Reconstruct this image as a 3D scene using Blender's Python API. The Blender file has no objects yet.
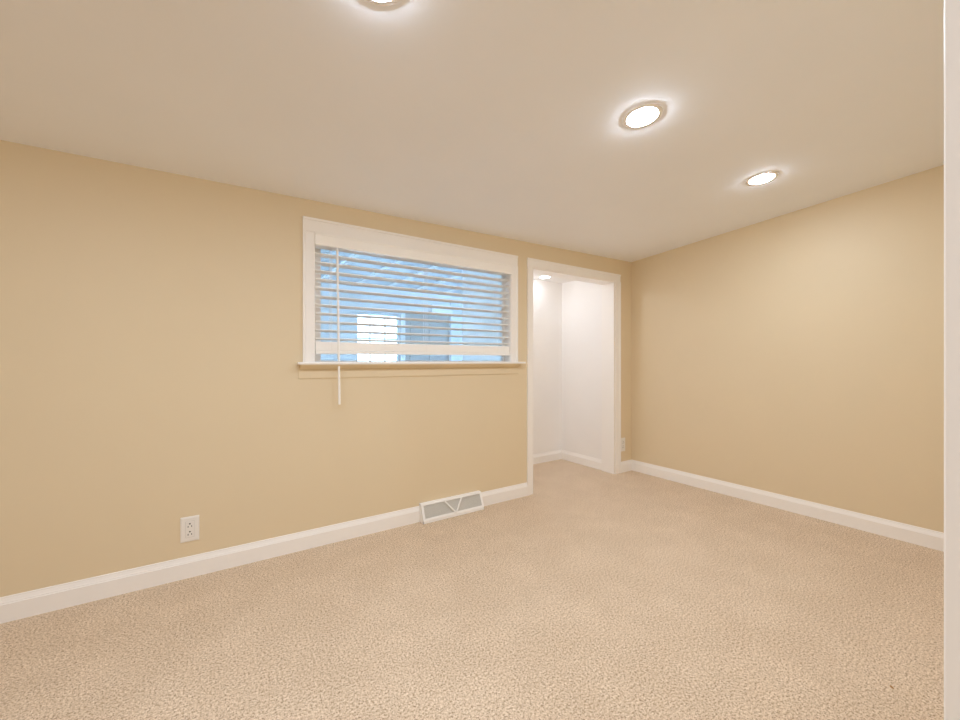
import bpy, bmesh, math, random
from mathutils import Vector, Matrix

random.seed(7)
scene = bpy.context.scene
COL = scene.collection

# ------------------------------------------------------------------ camera
EYE = 1.10
cam_data = bpy.data.cameras.new('camera')
cam = bpy.data.objects.new('camera', cam_data)
COL.objects.link(cam)
cam.location = (0.0, 0.0, EYE)
cam.rotation_euler = (math.radians(90), 0, math.radians(-33.7))
cam_data.sensor_width = 36.0
cam_data.lens = 36.0 * 401.7 / 960.0
cam_data.shift_y = 1.0 / 960.0
cam_data.clip_start = 0.02
scene.camera = cam

# ------------------------------------------------------------------ world, light levels, exposure
SKY = (0.50, 0.72, 1.0)
SKY_STRENGTH = 10.5
LAMP_COLOUR = (0.98, 1.13, 1.31)
LAMP_STRENGTH = 218.0
LAMP_STRENGTH_SOFTER = 140.0
ALCOVE_COLOUR = (0.98, 1.08, 1.21)
ALCOVE_STRENGTH = 66.0
ALCOVE_STRENGTH_SECOND = 17.0
scene.view_settings.view_transform = 'Standard'
scene.view_settings.look = 'None'
scene.view_settings.exposure = 0.0
scene.view_settings.gamma = 1.0
scene.view_settings.use_curve_mapping = False
world = bpy.data.worlds.new('sky')
scene.world = world
world.use_nodes = True
bg = world.node_tree.nodes['Background']
bg.inputs[0].default_value = (*SKY, 1)
bg.inputs[1].default_value = SKY_STRENGTH
scene.cycles.use_denoising = True
scene.cycles.max_bounces = 16
scene.cycles.diffuse_bounces = 10
scene.cycles.transparent_max_bounces = 12


# ------------------------------------------------------------------ materials
def s2l(c):
    out = []
    for v in c:
        v /= 255.0
        out.append(v / 12.92 if v <= 0.04045 else ((v + 0.055) / 1.055) ** 2.4)
    return out


def base_mat(name):
    m = bpy.data.materials.new(name)
    m.use_nodes = True
    nt = m.node_tree
    return m, nt, nt.nodes['Principled BSDF']


def paint(name, rgb, rough=0.55, bump=0.04, scale=420.0, var=0.02):
    m, nt, b = base_mat(name)
    N, L = nt.nodes, nt.links
    tc = N.new('ShaderNodeTexCoord')
    nz = N.new('ShaderNodeTexNoise')
    nz.inputs['Scale'].default_value = scale
    nz.inputs['Detail'].default_value = 2
    L.new(tc.outputs['Object'], nz.inputs['Vector'])
    bp = N.new('ShaderNodeBump')
    bp.inputs['Strength'].default_value = bump
    bp.inputs['Distance'].default_value = 0.002
    L.new(nz.outputs['Fac'], bp.inputs['Height'])
    L.new(bp.outputs['Normal'], b.inputs['Normal'])
    n2 = N.new('ShaderNodeTexNoise')
    n2.inputs['Scale'].default_value = 2.3
    L.new(tc.outputs['Object'], n2.inputs['Vector'])
    mix = N.new('ShaderNodeMixRGB')
    lin = s2l(rgb)
    mix.inputs[1].default_value = (*[v * (1 - var) for v in lin], 1)
    mix.inputs[2].default_value = (*[min(1, v * (1 + var)) for v in lin], 1)
    L.new(n2.outputs['Fac'], mix.inputs[0])
    L.new(mix.outputs[0], b.inputs['Base Color'])
    b.inputs['Roughness'].default_value = rough
    b.inputs['Specular IOR Level'].default_value = 0.35
    return m


def carpet_mat():
    m, nt, b = base_mat('beige plush carpet')
    N, L = nt.nodes, nt.links
    tc = N.new('ShaderNodeTexCoord')

    def noise(scale, detail, rough=0.6):
        n = N.new('ShaderNodeTexNoise')
        n.inputs['Scale'].default_value = scale
        n.inputs['Detail'].default_value = detail
        n.inputs['Roughness'].default_value = rough
        L.new(tc.outputs['Object'], n.inputs['Vector'])
        return n
    fine = noise(124, 4, 0.9)
    tuft = noise(260, 2)
    patch = noise(4.2, 4, 0.62)
    ramp = N.new('ShaderNodeValToRGB')
    e = ramp.color_ramp.elements
    e[0].position = 0.40
    e[0].color = (*s2l((122, 94, 67)), 1)
    e[1].position = 0.59
    e[1].color = (*s2l((252, 236, 217)), 1)
    k = e.new(0.47)
    k.color = (*s2l((213, 188, 158)), 1)
    add = N.new('ShaderNodeMixRGB')
    add.inputs[0].default_value = 0.30
    L.new(fine.outputs['Fac'], add.inputs[1])
    L.new(tuft.outputs['Fac'], add.inputs[2])
    L.new(add.outputs[0], ramp.inputs['Fac'])
    pr = N.new('ShaderNodeValToRGB')
    pe = pr.color_ramp.elements
    pe[0].position = 0.42
    pe[0].color = (0.93, 0.92, 0.905, 1)
    pe[1].position = 0.66
    pe[1].color = (1, 1, 1, 1)
    L.new(patch.outputs['Fac'], pr.inputs['Fac'])
    mul = N.new('ShaderNodeMixRGB')
    mul.blend_type = 'MULTIPLY'
    mul.inputs[0].default_value = 1.0
    L.new(ramp.outputs[0], mul.inputs[1])
    L.new(pr.outputs[0], mul.inputs[2])
    L.new(mul.outputs[0], b.inputs['Base Color'])
    bp = N.new('ShaderNodeBump')
    bp.inputs['Strength'].default_value = 0.40
    bp.inputs['Distance'].default_value = 0.006
    L.new(add.outputs[0], bp.inputs['Height'])
    L.new(bp.outputs['Normal'], b.inputs['Normal'])
    b.inputs['Roughness'].default_value = 0.95
    b.inputs['Specular IOR Level'].default_value = 0.1
    b.inputs['Sheen Weight'].default_value = 0.15
    return m


def glass_mat(name):
    m = bpy.data.materials.new(name)
    m.use_nodes = True
    nt = m.node_tree
    N, L = nt.nodes, nt.links
    N.remove(N['Principled BSDF'])
    out = N['Material Output']
    tr = N.new('ShaderNodeBsdfTransparent')
    tr.inputs[0].default_value = (0.93, 0.96, 0.97, 1)
    gl = N.new('ShaderNodeBsdfGlossy')
    gl.inputs['Roughness'].default_value = 0.02
    fr = N.new('ShaderNodeFresnel')
    fr.inputs['IOR'].default_value = 1.45
    mx = N.new('ShaderNodeMixShader')
    L.new(fr.outputs[0], mx.inputs[0])
    L.new(tr.outputs[0], mx.inputs[1])
    L.new(gl.outputs[0], mx.inputs[2])
    L.new(mx.outputs[0], out.inputs[0])
    return m


def lamp_mat(name, colour, strength):
    m, nt, b = base_mat(name)
    b.inputs['Base Color'].default_value = (0.9, 0.9, 0.9, 1)
    b.inputs['Emission Color'].default_value = (*colour, 1)
    b.inputs['Emission Strength'].default_value = strength
    return m


M = {}
M['tan'] = paint('tan wall paint', (229, 212, 181), 0.5)
M['ceiling'] = paint('ceiling paint', (244, 246, 251), 0.75, 0.05)
M['trim'] = paint('white trim enamel', (250, 247, 244), 0.35, 0.01)
M['white_wall'] = paint('white alcove paint', (248, 246, 245), 0.55)
M['blind'] = paint('white blind slat', (254, 251, 247), 0.4, 0.01)
M['plastic'] = paint('white plastic', (240, 236, 230), 0.3, 0.0)
M['dark'] = paint('dark slot', (40, 34, 28), 0.7, 0.0)
M['carpet'] = carpet_mat()
M['glass'] = glass_mat('window glass')
M['lamp'] = lamp_mat('lamp lens', LAMP_COLOUR, LAMP_STRENGTH)
M['lamp_softer'] = lamp_mat('lamp lens softer', LAMP_COLOUR, LAMP_STRENGTH_SOFTER)
M['alcove_lamp'] = lamp_mat('alcove lamp lens', ALCOVE_COLOUR, ALCOVE_STRENGTH_SECOND)
M['alcove_lamp_strong'] = lamp_mat('alcove lamp lens bright', ALCOVE_COLOUR, ALCOVE_STRENGTH)
M['vent_metal'] = paint('white enamelled metal', (253, 252, 250), 0.35, 0.0)
M['vent_mesh'] = paint('grey vent mesh', (232, 230, 224), 0.5, 0.0)
M['vent_inside'] = paint('vent inside', (208, 206, 200), 0.7, 0.0)
M['sunroom'] = paint('sunroom white paint', (236, 238, 240), 0.6)
M['sun_ceiling'] = paint('sunroom ceiling panels', (226, 232, 238), 0.6)
M['batten'] = paint('sunroom batten', (246, 248, 250), 0.5)
M['grey_door'] = paint('blue grey door paint', (190, 186, 182), 0.45)
M['concrete'] = paint('sunroom floor', (170, 168, 165), 0.7)
M['crumb'] = paint('brown crumb', (176, 126, 66), 0.8)


# ------------------------------------------------------------------ mesh helpers
def box(bm, x0, x1, y0, y1, z0, z1):
    v = [bm.verts.new((x, y, z)) for x in (x0, x1) for y in (y0, y1) for z in (z0, z1)]
    for f in ((0, 1, 3, 2), (4, 6, 7, 5), (0, 4, 5, 1), (2, 3, 7, 6), (0, 2, 6, 4), (1, 5, 7, 3)):
        bm.faces.new([v[i] for i in f])
    return v


def prism(bm, prof, axis, a, b):
    """extrude a closed (u, z) profile along x or y from a to b"""
    def pt(u, z, t):
        return (t, u, z) if axis == 'x' else (u, t, z)
    A = [bm.verts.new(pt(u, z, a)) for u, z in prof]
    B = [bm.verts.new(pt(u, z, b)) for u, z in prof]
    n = len(prof)
    for i in range(n):
        j = (i + 1) % n
        bm.faces.new((A[i], A[j], B[j], B[i]))
    bm.faces.new(A[::-1])
    bm.faces.new(B)


def tube(bm, p, q, r, n=10, r2=None):
    p, q = Vector(p), Vector(q)
    d = (q - p).normalized()
    u = d.orthogonal().normalized()
    w = d.cross(u)
    r2 = r if r2 is None else r2
    A, B = [], []
    for i in range(n):
        a = 2 * math.pi * i / n
        o = u * math.cos(a) + w * math.sin(a)
        A.append(bm.verts.new(p + o * r))
        B.append(bm.verts.new(q + o * r2))
    for i in range(n):
        j = (i + 1) % n
        bm.faces.new((A[i], A[j], B[j], B[i]))
    bm.faces.new(A[::-1])
    bm.faces.new(B)


def lathe(bm, prof, n=48):
    """revolve an (r, z) polyline round z; r = 0 ends become poles"""
    rings = []
    for r, z in prof:
        if r < 1e-6:
            rings.append([bm.verts.new((0, 0, z))])
        else:
            rings.append([bm.verts.new((r * math.cos(2 * math.pi * i / n), r * math.sin(2 * math.pi * i / n), z))
                          for i in range(n)])
    for a, b in zip(rings, rings[1:]):
        for i in range(n):
            j = (i + 1) % n
            if len(a) == 1:
                bm.faces.new((a[0], b[j], b[i]))
            elif len(b) == 1:
                bm.faces.new((a[i], a[j], b[0]))
            else:
                bm.faces.new((a[i], a[j], b[j], b[i]))


def obj(name, bm, mat, parent=None, bevel=0.0, smooth=False, segs=2):
    bmesh.ops.recalc_face_normals(bm, faces=bm.faces)
    me = bpy.data.meshes.new(name)
    bm.to_mesh(me)
    bm.free()
    me.materials.append(mat)
    o = bpy.data.objects.new(name, me)
    COL.objects.link(o)
    if parent is not None:
        o.parent = parent
    if bevel > 0:
        md = o.modifiers.new('bevel', 'BEVEL')
        md.width = bevel
        md.segments = segs
        md.limit_method = 'ANGLE'
    if smooth:
        for p in me.polygons:
            p.use_smooth = True
    return o


def empty(name, loc=(0, 0, 0), rot=None):
    o = bpy.data.objects.new(name, None)
    COL.objects.link(o)
    o.location = loc
    o.empty_display_size = 0.05
    if rot is not None:
        o.rotation_euler = rot
    return o


def tag(o, label, cat, group=None):
    o['label'] = label
    o['category'] = cat
    if group:
        o['group'] = group
    return o


def structure(o, label=None, cat=None):
    o['kind'] = 'structure'
    if label:
        o['label'] = label
        o['category'] = cat
    return o


def cz(x, y):
    """height of the gently pitched ceiling"""
    return 2.2114 + 0.0155 * x - 0.0669 * y


TOP = 9.0


def wall(name, axis, a0, a1, d0, d1, z0, z1, mat, holes=(), follow=False, label=None, cat='wall', cuts=()):
    """wall along axis from a0 to a1, thickness d0..d1, with rectangular through holes (a0, a1, z0, z1)"""
    us = sorted({a0, a1, *[h[0] for h in holes], *[h[1] for h in holes], *cuts})
    zs = sorted({z0, z1, *[h[2] for h in holes], *[h[3] for h in holes]})

    def solid(i, k):
        if i < 0 or k < 0 or i >= len(us) - 1 or k >= len(zs) - 1:
            return False
        u, z = (us[i] + us[i + 1]) / 2, (zs[k] + zs[k + 1]) / 2
        return not any(h[0] < u < h[1] and h[2] < z < h[3] for h in holes)
    bm = bmesh.new()
    cache = {}

    def V(i, k, d):
        key = (i, k, d)
        if key not in cache:
            u, z = us[i], zs[k]
            t = (d0, d1)[d]
            x, y = (u, t) if axis == 'x' else (t, u)
            if follow and k == len(zs) - 1:
                z = cz(x, y)
            cache[key] = bm.verts.new((x, y, z))
        return cache[key]
    for i in range(len(us) - 1):
        for k in range(len(zs) - 1):
            if not solid(i, k):
                continue
            for d in (0, 1):
                bm.faces.new((V(i, k, d), V(i + 1, k, d), V(i + 1, k + 1, d), V(i, k + 1, d)))
            if not solid(i - 1, k):
                bm.faces.new((V(i, k, 0), V(i, k + 1, 0), V(i, k + 1, 1), V(i, k, 1)))
            if not solid(i + 1, k):
                bm.faces.new((V(i + 1, k, 0), V(i + 1, k + 1, 0), V(i + 1, k + 1, 1), V(i + 1, k, 1)))
            if not solid(i, k - 1):
                bm.faces.new((V(i, k, 0), V(i + 1, k, 0), V(i + 1, k, 1), V(i, k, 1)))
            if not solid(i, k + 1):
                bm.faces.new((V(i, k + 1, 0), V(i + 1, k + 1, 0), V(i + 1, k + 1, 1), V(i, k + 1, 1)))
    return structure(obj(name, bm, mat), label, cat)


# ------------------------------------------------------------------ room shell
YA = 2.5266          # face of the window wall
YB = 2.6666          # its far side
XR = 3.5245          # face of the right wall
XL = -2.2
YREAR = -2.6
STUB = 0.06          # room face of the short wall at the right edge of the picture

bm = bmesh.new()
box(bm, XL - 0.1, XR + 0.1, YREAR - 0.1, 3.30, -0.08, 0.0)
structure(obj('floor', bm, M['carpet']), 'beige plush carpeted floor running into the white alcove', 'floor')

bm = bmesh.new()
vs = box(bm, XL - 0.1, XR + 0.1, YREAR - 0.1, YB, 0, 1)
for v in vs:
    v.co.z = cz(v.co.x, v.co.y) + (0.12 if v.co.z > 0.5 else 0.0)
structure(obj('ceiling', bm, M['ceiling']), 'smooth off-white ceiling with recessed lights', 'ceiling')

WX0, WX1, WZ0, WZ1 = 0.504, 1.978, 1.0935, 1.8600          # window opening
DX0, DX1, DZ1 = 2.2035, 3.2570, 1.8730                      # alcove opening
wall('wall_back', 'x', XL, XR + 0.1, YA, YB, 0, TOP, M['tan'],
     [(WX0, WX1, WZ0, WZ1), (DX0, DX1, 0, DZ1)], True, 'long tan wall with the blind window and alcove opening')
wall('wall_right', 'y', STUB, YA, XR, XR + 0.1, 0, TOP, M['tan'], (), True, 'plain tan wall at the right')
wall('wall_front', 'x', 0.616, XR + 0.1, STUB - 0.12, STUB, 0, TOP, M['tan'], (), True,
     'short tan wall at the right edge beside the viewer')
wall('wall_left', 'y', YREAR, YB, XL - 0.1, XL, 0, TOP, M['tan'], (), True, 'tan wall closing the room on the left')
wall('wall_rear', 'x', XL - 0.1, XR + 0.1, YREAR - 0.1, YREAR, 0, TOP, M['tan'], (), True, 'tan wall behind the viewer')
wall('wall_side', 'y', YREAR, STUB - 0.12, 2.6, 2.7, 0, TOP, M['tan'], (), True, 'tan wall behind the viewer on the right')

# white lining and casing on the end of the short wall: the pale strip at the picture's right edge
bm = bmesh.new()
box(bm, 0.600, 0.616, STUB - 0.135, STUB + 0.0159, 0, 1.98)
o = structure(obj('door_3', bm, M['trim'], bevel=0.0015), 'white door jamb at the right edge of the view', 'door frame')
bm = bmesh.new()
box(bm, 0.6165, 0.675, STUB + 0.0055, STUB + 0.016, 0, 1.99)
obj('door_casing', bm, M['trim'], o, bevel=0.003)

# ------------------------------------------------------------------ baseboards
PROF = [(0, 0), (0.0145, 0), (0.0145, 0.0765), (0.0118, 0.0795), (0.0118, 0.083), (0.0092, 0.0875),
        (0.0050, 0.0990), (0.0045, 0.1035), (0.0030, 0.1055), (0, 0.1055)]


def baseboard(name, axis, a, b, face, sgn, label, scale=1.0):
    bm = bmesh.new()
    prism(bm, [(face + sgn * u * 1.0, z * scale) for u, z in PROF], axis, a, b)
    return structure(obj(name, bm, M['trim']), label, 'baseboard')


VX0, VX1 = 1.182, 1.676
baseboard('baseboard_back', 'x', XL, VX0 - 0.001, YA, -1, 'white baseboard left of the floor vent')
baseboard('baseboard_back', 'x', VX1 + 0.001, 2.1455, YA, -1, 'short white baseboard between vent and alcove opening')
baseboard('baseboard_back', 'x', 3.3365, XR - 0.0145, YA, -1, 'tiny white baseboard between alcove opening and corner')
baseboard('baseboard_right', 'y', STUB, YA, XR, -1, 'white baseboard along the right wall')
baseboard('baseboard_left', 'y', YREAR, YA - 0.0145, XL, 1, 'white baseboard along the left wall')

# ------------------------------------------------------------------ white alcove behind the opening
AX0, AX1, AY1, AZ = 2.10, 3.2747, 3.2523, 1.9720
wall('wall_alcove_left', 'y', YB, AY1 + 0.1, AX0 - 0.07, AX0, 0, AZ + 0.1, M['white_wall'], (), False,
     'white side wall of the alcove, seen bluish through the window')
wall('wall_alcove_back', 'x', AX0, AX1 + 0.1, AY1, AY1 + 0.1, 0, AZ + 0.1, M['white_wall'], (), False,
     'white back wall of the alcove')
wall('wall_alcove_right', 'y', YB, AY1, AX1, AX1 + 0.1, 0, AZ + 0.1, M['white_wall'], (), False,
     'white right wall of the alcove')
bm = bmesh.new()
box(bm, AX0, AX1, YB, AY1, AZ, AZ + 0.1)
structure(obj('ceiling_alcove', bm, M['white_wall']), 'white ceiling of the alcove', 'ceiling')
baseboard('baseboard_alcove_back', 'x', AX0, AX1 - 0.0145, AY1, -1, 'white baseboard on the alcove back wall', 0.95)
baseboard('baseboard_alcove_right', 'y', YB + 0.002, AY1, AX1, -1, 'white baseboard on the alcove right wall', 0.95)

d1 = structure(empty('door_1', (DX0, YA, 0)), 'white cased opening into the bright alcove', 'doorway')


def rel(bm, par):
    bmesh.ops.translate(bm, verts=bm.verts, vec=-Vector(par.location))
    return bm


def casing_v(x0, x1, z0, z1, outer_left):
    """vertical casing board with a raised outer bead"""
    bm = bmesh.new()
    prof = [(x0, YA), (x1, YA)]
    w = x1 - x0
    t1, t2 = 0.017, 0.012
    if outer_left:
        pr = [(x0, YA), (x0, YA - t1), (x0 + 0.012, YA - t1), (x0 + 0.016, YA - t2), (x1 - 0.004, YA - t2 + 0.001),
              (x1, YA - t2 + 0.004), (x1, YA)]
    else:
        pr = [(x1, YA), (x1, YA - t1), (x1 - 0.012, YA - t1), (x1 - 0.016, YA - t2), (x0 + 0.004, YA - t2 + 0.001),
              (x0, YA - t2 + 0.004), (x0, YA)]
    A = [bm.verts.new((x, y, z0)) for x, y in pr]
    B = [bm.verts.new((x, y, z1)) for x, y in pr]
    n = len(pr)
    for i in range(n):
        j = (i + 1) % n
        bm.faces.new((A[i], A[j], B[j], B[i]))
    bm.faces.new(A)
    bm.faces.new(B)
    return bm


def casing_h(x0, x1, z0, z1):
    bm = bmesh.new()
    t1, t2 = 0.017, 0.012
    pr = [(YA, z1), (YA - t1, z1), (YA - t1, z1 - 0.012), (YA - t2, z1 - 0.016), (YA - t2 + 0.001, z0 + 0.004),
          (YA - t2 + 0.004, z0), (YA, z0)]
    prism(bm, pr, 'x', x0, x1)
    return bm


obj('door_casing', rel(casing_v(2.1462, 2.1985, 0, 1.872, True), d1), M['trim'], d1)
obj('door_casing', rel(casing_v(3.2620, 3.3350, 0, 1.872, False), d1), M['trim'], d1)
obj('head_casing', rel(casing_h(2.1462, 3.3350, 1.872, 1.9450), d1), M['trim'], d1)
bm = bmesh.new()
box(bm, DX0 + 0.0005, DX0 + 0.010, YA - 0.002, YB + 0.004, 0, DZ1 - 0.010)
obj('door_jamb', rel(bm, d1), M['trim'], d1)
bm = bmesh.new()
box(bm, DX1 - 0.001, AX1 - 0.0005, YA + 0.0005, YB - 0.0005, 0, DZ1 - 0.010)
bm.free()
bm = bmesh.new()
box(bm, DX1 - 0.0005, DX1 - 0.010, YA - 0.002, YB + 0.004, 0, DZ1 - 0.010)
obj('door_jamb', rel(bm, d1), M['trim'], d1)
bm = bmesh.new()
box(bm, DX0 + 0.0005, DX1 - 0.0005, YA - 0.002, YB + 0.004, DZ1 - 0.010, DZ1 - 0.0005)
obj('head_jamb', rel(bm, d1), M['trim'], d1)

# ------------------------------------------------------------------ window onto the sunroom
w1 = structure(empty('window_1', (WX0, YA, WZ0)), 'wide white framed window looking into the bluish sunroom', 'window')
obj('window_casing', rel(casing_v(0.4393, WX0 + 0.001, WZ0, 1.8595, True), w1), M['trim'], w1)
obj('window_casing', rel(casing_v(WX1 - 0.001, 2.0414, WZ0, 1.8595, False), w1), M['trim'], w1)
obj('head_casing', rel(casing_h(0.4393, 2.0414, 1.8595, 1.9430), w1), M['trim'], w1)
# jamb lining
JY = 2.600
bm = bmesh.new()
box(bm, WX0 + 0.0005, WX0 + 0.005, YA, YB, WZ0 + 0.001, WZ1 - 0.0005)
box(bm, WX1 - 0.005, WX1 - 0.0005, YA, YB, WZ0 + 0.001, WZ1 - 0.0005)
box(bm, WX0 + 0.005, WX1 - 0.005, YA, YB, WZ1 - 0.005, WZ1 - 0.0005)
obj('window_jamb', rel(bm, w1), M['trim'], w1)
# stool: white rounded board, with a wall-coloured bed moulding and apron below
bm = bmesh.new()
prism(bm, [(YB, 1.0785), (YB, WZ0), (2.474, WZ0), (2.4695, 1.0915), (2.468, 1.0865), (2.4695, 1.0815), (2.474, 1.0785)],
      'x', 0.4075, 2.0875)
bm2 = bmesh.new()
# horns only in front of the wall: cut the part inside the wall to the opening
bm.free()
bm = bmesh.new()
nose = [(YA, 1.0785), (YA, WZ0), (2.474, WZ0), (2.4695, 1.0915), (2.468, 1.0865), (2.4695, 1.0815), (2.474, 1.0785)]
prism(bm, nose, 'x', 0.4075, 2.0875)
box(bm, WX0 + 0.0005, WX1 - 0.0005, YA, YB, WZ0, WZ0 + 0.002)
bm2.free()
obj('window_stool', rel(bm, w1), M['trim'], w1)
bm = bmesh.new()
prism(bm, [(YA, 1.0530), (YA, 1.0782), (2.4735, 1.0782), (2.4740, 1.0750), (2.490, 1.0640), (2.506, 1.0550), (2.512, 1.0530)],
      'x', 0.4230, 2.0430)
o = obj('bed_moulding', rel(bm, w1), M['tan'], w1)
o['label'] = 'tan painted moulding under the white sill'
bm = bmesh.new()
prism(bm, [(YA, 0.995), (YA, 1.0528), (2.5205, 1.0528), (2.5205, 1.001), (2.5230, 0.995)], 'x', 0.4170, 2.0500)
o = obj('window_apron', rel(bm, w1), M['tan'], w1)
o['label'] = 'tan painted apron board under the sill'
# sash and pane
SX0, SX1, SZ0, SZ1 = WX0 + 0.006, WX1 - 0.006, WZ0 + 0.0025, WZ1 - 0.006
bm = bmesh.new()
box(bm, SX0, SX0 + 0.046, JY, JY + 0.045, SZ0, SZ1)
box(bm, SX1 - 0.016, SX1, JY, JY + 0.045, SZ0, SZ1)
box(bm, SX0 + 0.046, SX1 - 0.016, JY, JY + 0.045, SZ1 - 0.030, SZ1)
box(bm, SX0 + 0.046, SX1 - 0.016, JY, JY + 0.045, SZ0, SZ0 + 0.006)
obj('window_sash', rel(bm, w1), M['trim'], w1)
bm = bmesh.new()
box(bm, SX0 + 0.0465, SX1 - 0.0165, JY + 0.020, JY + 0.024, SZ0 + 0.0065, SZ1 - 0.0305)
obj('window_pane', rel(bm, w1), M['glass'], w1)

# ------------------------------------------------------------------ the blind
BX0, BX1 = WX0 + 0.009, WX1 - 0.009
BY = 2.5555
blind = tag(empty('window_blind', ((BX0 + BX1) / 2, BY, 1.143)),
            'white horizontal slat blind, lowered and open, hanging in the wide window', 'blind')
bm = bmesh.new()
prism(bm, [(2.522, 1.7870), (2.522, 1.8590), (2.5065, 1.8590), (2.5040, 1.8560), (2.5040, 1.8490), (2.5060, 1.8460),
           (2.5060, 1.7990), (2.5040, 1.7960), (2.5040, 1.7905), (2.5065, 1.7870)], 'x', WX0 + 0.0015, WX1 - 0.0015)
obj('valance', rel(bm, blind), M['blind'], blind)
bm = bmesh.new()
box(bm, BX0, BX1, BY - 0.028, BY + 0.028, 1.808, 1.8530)
obj('headrail', rel(bm, blind), M['blind'], blind)


def slat_bm():
    """one two inch slat, slightly crowned, centred on the origin"""
    bm = bmesh.new()
    n, w, t, c = 6, 0.050, 0.0046, 0.0020
    up, lo = [], []
    for i in range(n + 1):
        u = -w / 2 + w * i / n
        k = c * (1 - (2 * u / w) ** 2)
        up.append((u, k + t / 2))
        lo.append((u, k - t / 2))
    prism(bm, up + lo[::-1], 'x', -(BX1 - BX0) / 2, (BX1 - BX0) / 2)
    return bm


slat = obj('slat', slat_bm(), M['blind'], blind)
heights = [1.7900 - 0.0507 * i for i in range(12)]
stack = [1.1655 + 0.0043 * i for i in range(12)]
first = True
for k, z in enumerate(heights + stack):
    if first:
        s = slat
        first = False
    else:
        s = slat.copy()
        s.parent = blind
        COL.objects.link(s)
    s.location = (0, 0 if k < 12 else 0.0006 * ((k * 7) % 3), z - 1.143)
    s.rotation_euler = (math.radians(-10.0 if k < 12 else 0.0), 0, 0)
bm = bmesh.new()
box(bm, BX0, BX1, BY - 0.0285, BY + 0.0265, 1.1430, 1.1620)
obj('bottom_rail', rel(bm, blind), M['blind'], blind, bevel=0.003)
for x in (0.605, 1.243, 1.848):
    bm = bmesh.new()
    for y in (BY - 0.0275, BY + 0.0275):
        tube(bm, (x, y, 1.150), (x, y, 1.812), 0.0011, 6)
    tube(bm, (x, BY, 1.150), (x, BY, 1.812), 0.0009, 6)
    obj('ladder_cord', rel(bm, blind), M['blind'], blind)
bm = bmesh.new()
tube(bm, (0.6290, 2.494, 1.772), (0.6380, 2.487, 0.930), 0.0068, 8)
tube(bm, (0.6380, 2.487, 0.930), (0.6390, 2.486, 0.838), 0.0078, 8, 0.0068)
tube(bm, (0.6285, 2.500, 1.800), (0.6290, 2.494, 1.772), 0.0018, 8)
obj('tilt_wand', rel(bm, blind), M['blind'], blind)

# ------------------------------------------------------------------ floor vent
vent = tag(empty('baseboard_vent', ((VX0 + VX1) / 2, YA, 0)),
           'white metal baseboard register with V-shaped rods, on the carpet under the window', 'vent')
YF0, YF1, ZF0, ZF1 = 2.458, 2.499, 0.020, 0.1215      # sloped face: bottom edge and top edge


def face(u, v, out=0.0):
    """a point of the sloped face: u along x, v = 0..1 up the slope, out = millimetres off it"""
    n = Vector((0, -(ZF1 - ZF0), (YF1 - YF0) * -1.0))
    n = Vector((0, -(ZF1 - ZF0), (YF1 - YF0)))
    n.normalize()
    return Vector((u, YF0 + (YF1 - YF0) * v, ZF0 + (ZF1 - ZF0) * v)) + n * out


def slab(bm, u0, u1, v0, v1, o0, o1):
    P = [bm.verts.new(face(u, v, o)) for u in (u0, u1) for v in (v0, v1) for o in (o0, o1)]
    for f in ((0, 1, 3, 2), (4, 6, 7, 5), (0, 4, 5, 1), (2, 3, 7, 6), (0, 2, 6, 4), (1, 5, 7, 3)):
        bm.faces.new([P[i] for i in f])


bm = bmesh.new()
side = [(YA - 0.0005, 0.0015), (YF0, 0.0015), (YF0, ZF0), (YF1, ZF1), (YA - 0.0005, ZF1 + 0.002)]
prism(bm, side, 'x', VX0, VX0 + 0.003)
prism(bm, side, 'x', VX1 - 0.003, VX1)
prism(bm, [(YF0, 0.0015), (YF0, ZF0), (YF0 + 0.004, ZF0), (YF0 + 0.004, 0.0015)], 'x', VX0, VX1)
prism(bm, [(YA - 0.0005, ZF1 - 0.002), (YA - 0.0005, ZF1 + 0.002), (YF1, ZF1), (YF1, ZF1 - 0.004)], 'x', VX0, VX1)
slab(bm, VX0, VX1, 0.0, 0.13, -0.003, 0.001)
slab(bm, VX0, VX1, 0.89, 1.0, -0.003, 0.001)
slab(bm, VX0, VX0 + 0.017, 0.13, 0.89, -0.003, 0.001)
slab(bm, VX1 - 0.017, VX1, 0.13, 0.89, -0.003, 0.001)
obj('vent_frame', rel(bm, vent), M['vent_metal'], vent)
bm = bmesh.new()
x = VX0 + 0.020
while x < VX1 - 0.018:
    slab(bm, x, x + 0.0022, 0.13, 0.89, -0.0075, -0.0060)
    x += 0.0056
v = 0.15
while v < 0.88:
    slab(bm, VX0 + 0.017, VX1 - 0.017, v, v + 0.018, -0.0065, -0.0050)
    v += 0.052
obj('vent_mesh', rel(bm, vent), M['vent_mesh'], vent)['label'] = 'grey wire mesh'
bm = bmesh.new()
slab(bm, VX0 + 0.004, VX1 - 0.004, 0.06, 0.95, -0.0150, -0.0130)
obj('vent_damper', rel(bm, vent), M['vent_inside'], vent)
for (u0, v0, u1, v1) in ((VX0 + 0.178, 0.93, VX0 + 0.252, 0.09), (VX0 + 0.322, 0.93, VX0 + 0.258, 0.09)):
    bm = bmesh.new()
    tube(bm, face(u0, v0, 0.0025), face(u1, v1, 0.0035), 0.0060, 8)
    obj('vent_rod', rel(bm, vent), M['vent_metal'], vent)


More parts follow.
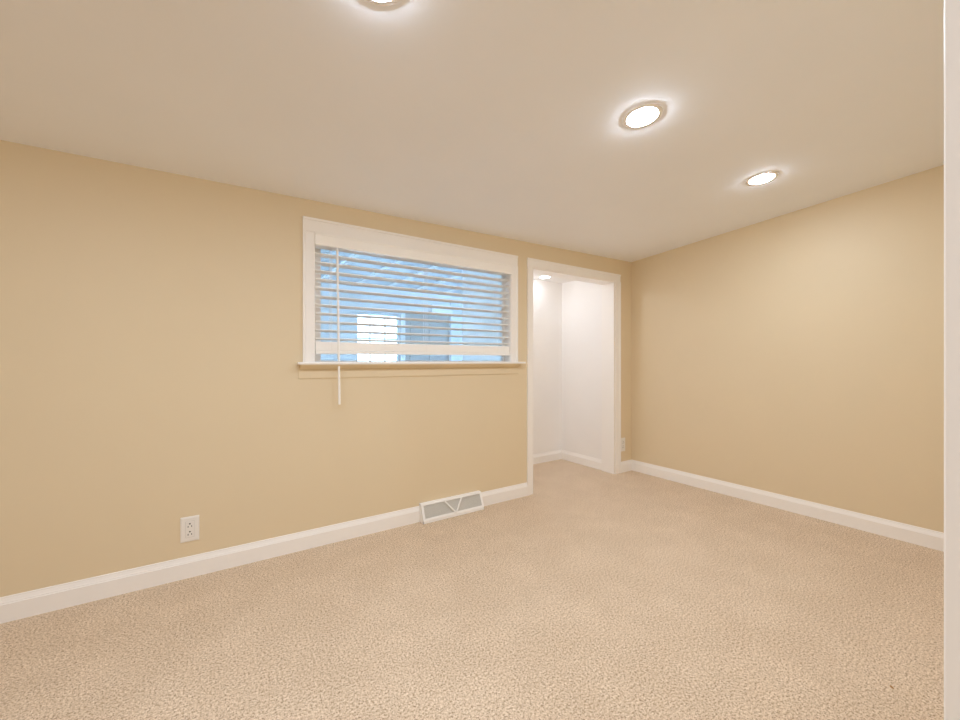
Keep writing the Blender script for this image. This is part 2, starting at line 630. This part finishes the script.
# ------------------------------------------------------------------ wall outlets
def outlet(xc, zc, w, h, label):
    t = tag(empty('wall_outlet', (xc, YA, zc)), label, 'outlet', 'wall outlets')
    bm = bmesh.new()
    a, b = w / 2, h / 2
    O = [(-a, -b), (a, -b), (a, b), (-a, b)]
    i = 0.007
    I = [(-a + i, -b + i), (a - i, -b + i), (a - i, b - i), (-a + i, b - i)]
    v0 = [bm.verts.new((x, -0.0003, z)) for x, z in O]
    v1 = [bm.verts.new((x, -0.0040, z)) for x, z in O]
    v2 = [bm.verts.new((x, -0.0070, z)) for x, z in I]
    for k in range(4):
        j = (k + 1) % 4
        bm.faces.new((v0[k], v0[j], v1[j], v1[k]))
        bm.faces.new((v1[k], v1[j], v2[j], v2[k]))
    bm.faces.new(v2)
    bm.faces.new(v0[::-1])
    obj('cover_plate', bm, M['plastic'], t)
    bm = bmesh.new()
    iw, ih = w * 0.225, h * 0.315
    box(bm, -iw, iw, -0.0088, -0.0060, -ih, ih)
    ins = obj('receptacle', bm, M['plastic'], t, bevel=0.0012)
    for sgn in (1, -1):
        c = sgn * ih * 0.50
        bm = bmesh.new()
        tube(bm, (0, -0.0095, c + 0.0085), (0, -0.0080, c + 0.0085), 0.0034, 12)
        box(bm, -0.0088, -0.0058, -0.0095, -0.0080, c - 0.0095, c - 0.0010)
        box(bm, 0.0058, 0.0088, -0.0095, -0.0080, c - 0.0085, c - 0.0015)
        obj('socket_slots', bm, M['dark'], ins)['label'] = 'dark socket slots'
    bm = bmesh.new()
    box(bm, -iw - 0.0012, iw + 0.0012, -0.0073, -0.0062, -ih - 0.0012, ih + 0.0012)
    obj('recess_line', bm, M['vent_inside'], t)
    return t


outlet(-0.094, 0.2440, 0.0790, 0.1270, 'white duplex wall outlet on the tan wall, left below the window')
outlet(3.381, 0.2730, 0.0740, 0.1330, 'small white wall outlet squeezed between the alcove casing and the room corner')


# ------------------------------------------------------------------ recessed lights
def downlight_parts(lens):
    ring = bmesh.new()
    lathe(ring, [(0.0820, 0.0), (0.0816, -0.0020), (0.0800, -0.0034), (0.0690, -0.0037), (0.0675, -0.0046),
                 (0.0660, -0.0048), (0.0645, -0.0045), (0.0635, -0.0030), (0.0635, 0.0)], 56)
    ln = bmesh.new()
    lathe(ln, [(0.0633, -0.0005), (0.0633, -0.0040), (0.0615, -0.0062), (0.0560, -0.0085), (0.0450, -0.0108),
               (0.0300, -0.0124), (0.0120, -0.0132), (0, -0.0134)], 56)
    return ring, ln


def downlight(x, y, z, tilt, label, lens, group, scale=1.0, ring_mesh=[], lens_mesh={}):
    t = empty('recessed_light', (x, y, z), tilt)
    tag(t, label, 'ceiling light', group)
    r, l = downlight_parts(lens)
    obj('trim_ring', r, M['trim'], t, smooth=True)
    obj('lens', l, M[lens], t, smooth=True)
    t.scale = (scale, scale, scale)
    return t


TILT = (math.atan(-0.0669), -math.atan(0.0155), 0)
G = 'recessed lights in the room ceiling'
for (x, y, label) in ((0.377, 1.066, 'round recessed ceiling light cut off by the top edge of the picture'),
                      (1.557, 1.062, 'largest round recessed ceiling light, in the middle of the ceiling'),
                      (2.711, 1.055, 'round recessed ceiling light nearest the right wall')):
    downlight(x, y, cz(x, y) - 0.0003, TILT, label, 'lamp_softer' if x > 2 else 'lamp', G)
for (x, y, label) in ((-0.735, 1.050, 'unseen round recessed ceiling light left of the picture, in line with the others'),
                      (0.412, -0.95, 'unseen recessed ceiling light added for fill behind the viewer, right of its neighbour'),
                      (-0.900, -0.95, 'unseen recessed ceiling light added for fill behind the viewer, nearest the left wall')):
    downlight(x, y, cz(x, y) - 0.0003, TILT, label, 'lamp_softer' if x > 2 else 'lamp', G)  # unseen downlights added for fill light; the first continues the visible row
downlight(2.865, 3.085, AZ - 0.0003, (0, 0, 0), 'small round recessed light in the white alcove ceiling', 'alcove_lamp',
          None, 0.85)
globe = tag(empty('globe_light', (2.360, 2.875, AZ)), 'small globe ceiling light in the alcove hidden behind the casing',
            'ceiling light')
bm = bmesh.new()
lathe(bm, [(0, -0.0005), (0.055, -0.0005), (0.055, -0.006), (0.030, -0.014), (0.018, -0.016), (0, -0.016)], 32)
obj('canopy', bm, M['trim'], globe, smooth=True)
bm = bmesh.new()
lathe(bm, [(0, -0.0165)] + [(0.038 * math.sin(a * math.pi / 10), -0.053 + 0.0365 * math.cos(a * math.pi / 10))
                             for a in range(1, 10)] + [(0, -0.0895)], 32)
obj('globe', bm, M['alcove_lamp_strong'], globe, smooth=True)

# ------------------------------------------------------------------ sunroom seen through the blind
SY, SXL, SXR, SZ = 5.30, -1.6, 4.6, 2.10
bm = bmesh.new()
box(bm, SXL - 0.1, AX0 - 0.07, YB, SY + 0.1, -0.10, -0.002)
box(bm, AX0 - 0.07, SXR, AY1 + 0.1, SY + 0.1, -0.10, -0.002)
structure(obj('floor_sunroom', bm, M['concrete']), 'grey floor of the sunroom', 'floor')
bm = bmesh.new()
box(bm, SXL - 0.1, SXR + 0.1, YB, SY + 0.1, SZ, SZ + 0.1)
structure(obj('ceiling_sunroom', bm, M['sun_ceiling']), 'pale panelled ceiling of the sunroom', 'ceiling')
W2 = (1.565, 2.195, 0.70, 1.757)
D2 = (2.262, 2.985, 0.0, 1.790)
TR = (2.66, 2.99, 1.815, 1.935)
wall('wall_sunroom_far', 'x', SXL, SXR, SY, SY + 0.1, 0, SZ, M['sunroom'], [W2, D2], False,
     'far wall of the sunroom with a bright window')
W3 = (3.0, 5.0, 0.35, 2.0)
wall('wall_sunroom_left', 'y', YB, SY + 0.1, SXL - 0.1, SXL, 0, SZ, M['sunroom'], [W3], False, 'unseen left wall of the sunroom with an added window')
wall('wall_sunroom_right', 'y', YB, SY + 0.1, SXR, SXR + 0.1, 0, SZ, M['sunroom'], [(3.6, 5.0, 0.35, 2.0)], False,
     'unseen right wall of the sunroom with an added window')
wall('wall_sunroom_near', 'x', XR + 0.1, SXR, YB, YB + 0.1, 0, SZ, M['sunroom'], (), False, 'near wall of the sunroom')


def grid_window(name, axis, hole, d0, nu, nz, label, bar=0.018):
    u0, u1, z0, z1 = hole
    o = structure(empty(name, (u0, d0, z0) if axis == 'x' else (d0, u0, z0)), label, 'window')

    def bx(bm, a, b, c, d, e, f):
        if axis == 'x':
            box(bm, a, b, d0 + c, d0 + d, e, f)
        else:
            box(bm, d0 + c, d0 + d, a, b, e, f)
    bm = bmesh.new()
    fr = 0.035
    bx(bm, u0 + .001, u0 + fr, 0.02, 0.07, z0 + .001, z1 - .001)
    bx(bm, u1 - fr, u1 - .001, 0.02, 0.07, z0 + .001, z1 - .001)
    bx(bm, u0 + fr, u1 - fr, 0.02, 0.07, z0 + .001, z0 + fr)
    bx(bm, u0 + fr, u1 - fr, 0.02, 0.07, z1 - fr, z1 - .001)
    obj('window_frame', rel(bm, o), M['sunroom'], o)
    bm = bmesh.new()
    for i in range(1, nu):
        u = u0 + (u1 - u0) * i / nu
        bx(bm, u - bar / 2, u + bar / 2, 0.032, 0.056, z0 + fr, z1 - fr)
    for k in range(1, nz):
        z = z0 + (z1 - z0) * k / nz
        bx(bm, u0 + fr, u1 - fr, 0.034, 0.054, z - bar / 2, z + bar / 2)
    if nu > 1 or nz > 1:
        obj('muntin_grid', rel(bm, o), M['sunroom'], o)
    else:
        bm.free()
    bm = bmesh.new()
    bx(bm, u0 + fr, u1 - fr, 0.042, 0.046, z0 + fr, z1 - fr)
    obj('window_pane', rel(bm, o), M['glass'], o)
    return o


grid_window('window_2', 'x', W2, SY, 3, 6, 'small bright gridded window in the far sunroom wall')
grid_window('window_3', 'y', W3, SXL - 0.1, 3, 2, 'large unseen window added in the left sunroom wall for daylight')  # out of view, added to bring daylight into the sunroom
grid_window('window_4', 'y', (3.6, 5.0, 0.35, 2.0), SXR, 2, 2, 'large unseen window added in the right sunroom wall for daylight')  # second unseen window, added to let more sky into the sunroom
bm = bmesh.new()
box(bm, 2.66, 3.00, SY - 0.05, SY - 0.0005, 1.800, 1.930)
structure(obj('trim_3', bm, M['batten']), 'white panel above the grey sunroom door', 'panel')
# door in the far wall
d2 = structure(empty('door_2', (D2[0], SY, 0)), 'blue-grey door in the far wall of the sunroom', 'door')
bm = bmesh.new()
box(bm, D2[0] + 0.003, D2[1] - 0.003, SY + 0.02, SY + 0.06, 0.004, D2[3] - 0.003)
for (a, b, c, d) in ((0.09, 0.33, 0.15, 0.75), (0.39, 0.63, 0.15, 0.75), (0.09, 0.33, 0.90, 1.65), (0.39, 0.63, 0.90, 1.65)):
    box(bm, D2[0] + a, D2[0] + b, SY + 0.012, SY + 0.02, c, d)
obj('door_leaf', rel(bm, d2), M['grey_door'], d2, bevel=0.004)
bm = bmesh.new()
box(bm, D2[0] - 0.065, D2[0], SY - 0.016, SY - 0.0005, 0, D2[3])
obj('door_casing', rel(bm, d2), M['batten'], d2)
bm = bmesh.new()
box(bm, D2[1] + 0.01, D2[1] + 0.20, SY - 0.020, SY - 0.0005, 0, 2.05)
obj('door_casing', rel(bm, d2), M['sun_ceiling'], d2)
# battens across the sunroom ceiling
x = -1.4
while x < 4.5:
    bm = bmesh.new()
    box(bm, x - 0.025, x + 0.025, YB + 0.02, SY - 0.03, SZ - 0.022, SZ - 0.0005)
    structure(obj('trim_1', bm, M['batten']), 'white batten across the sunroom ceiling', 'ceiling batten')
    x += 0.42
bm = bmesh.new()
box(bm, SXL + 0.01, SXR - 0.01, SY - 0.025, SY - 0.0005, SZ - 0.08, SZ - 0.023)
structure(obj('trim_2', bm, M['batten']), 'white moulding where the sunroom ceiling meets its far wall', 'crown moulding')

# ------------------------------------------------------------------ crumb on the carpet
bm = bmesh.new()
lathe(bm, [(0, 0.0055), (0.0045, 0.0042), (0.0062, 0.0020), (0.0040, 0.0004), (0, 0.0001)], 7)
for v in bm.verts:
    v.co.x *= 1.7
    v.co.y *= 0.8 + 0.3 * math.sin(v.co.x * 900)
o = obj('crumb', bm, M['crumb'])
o.location = (1.905, 0.356, 0.0)
o.rotation_euler = (0, 0, 0.9)
o.scale = (0.75, 0.75, 0.75)
tag(o, 'tiny brown crumb lying on the beige carpet at the lower right', 'crumb')
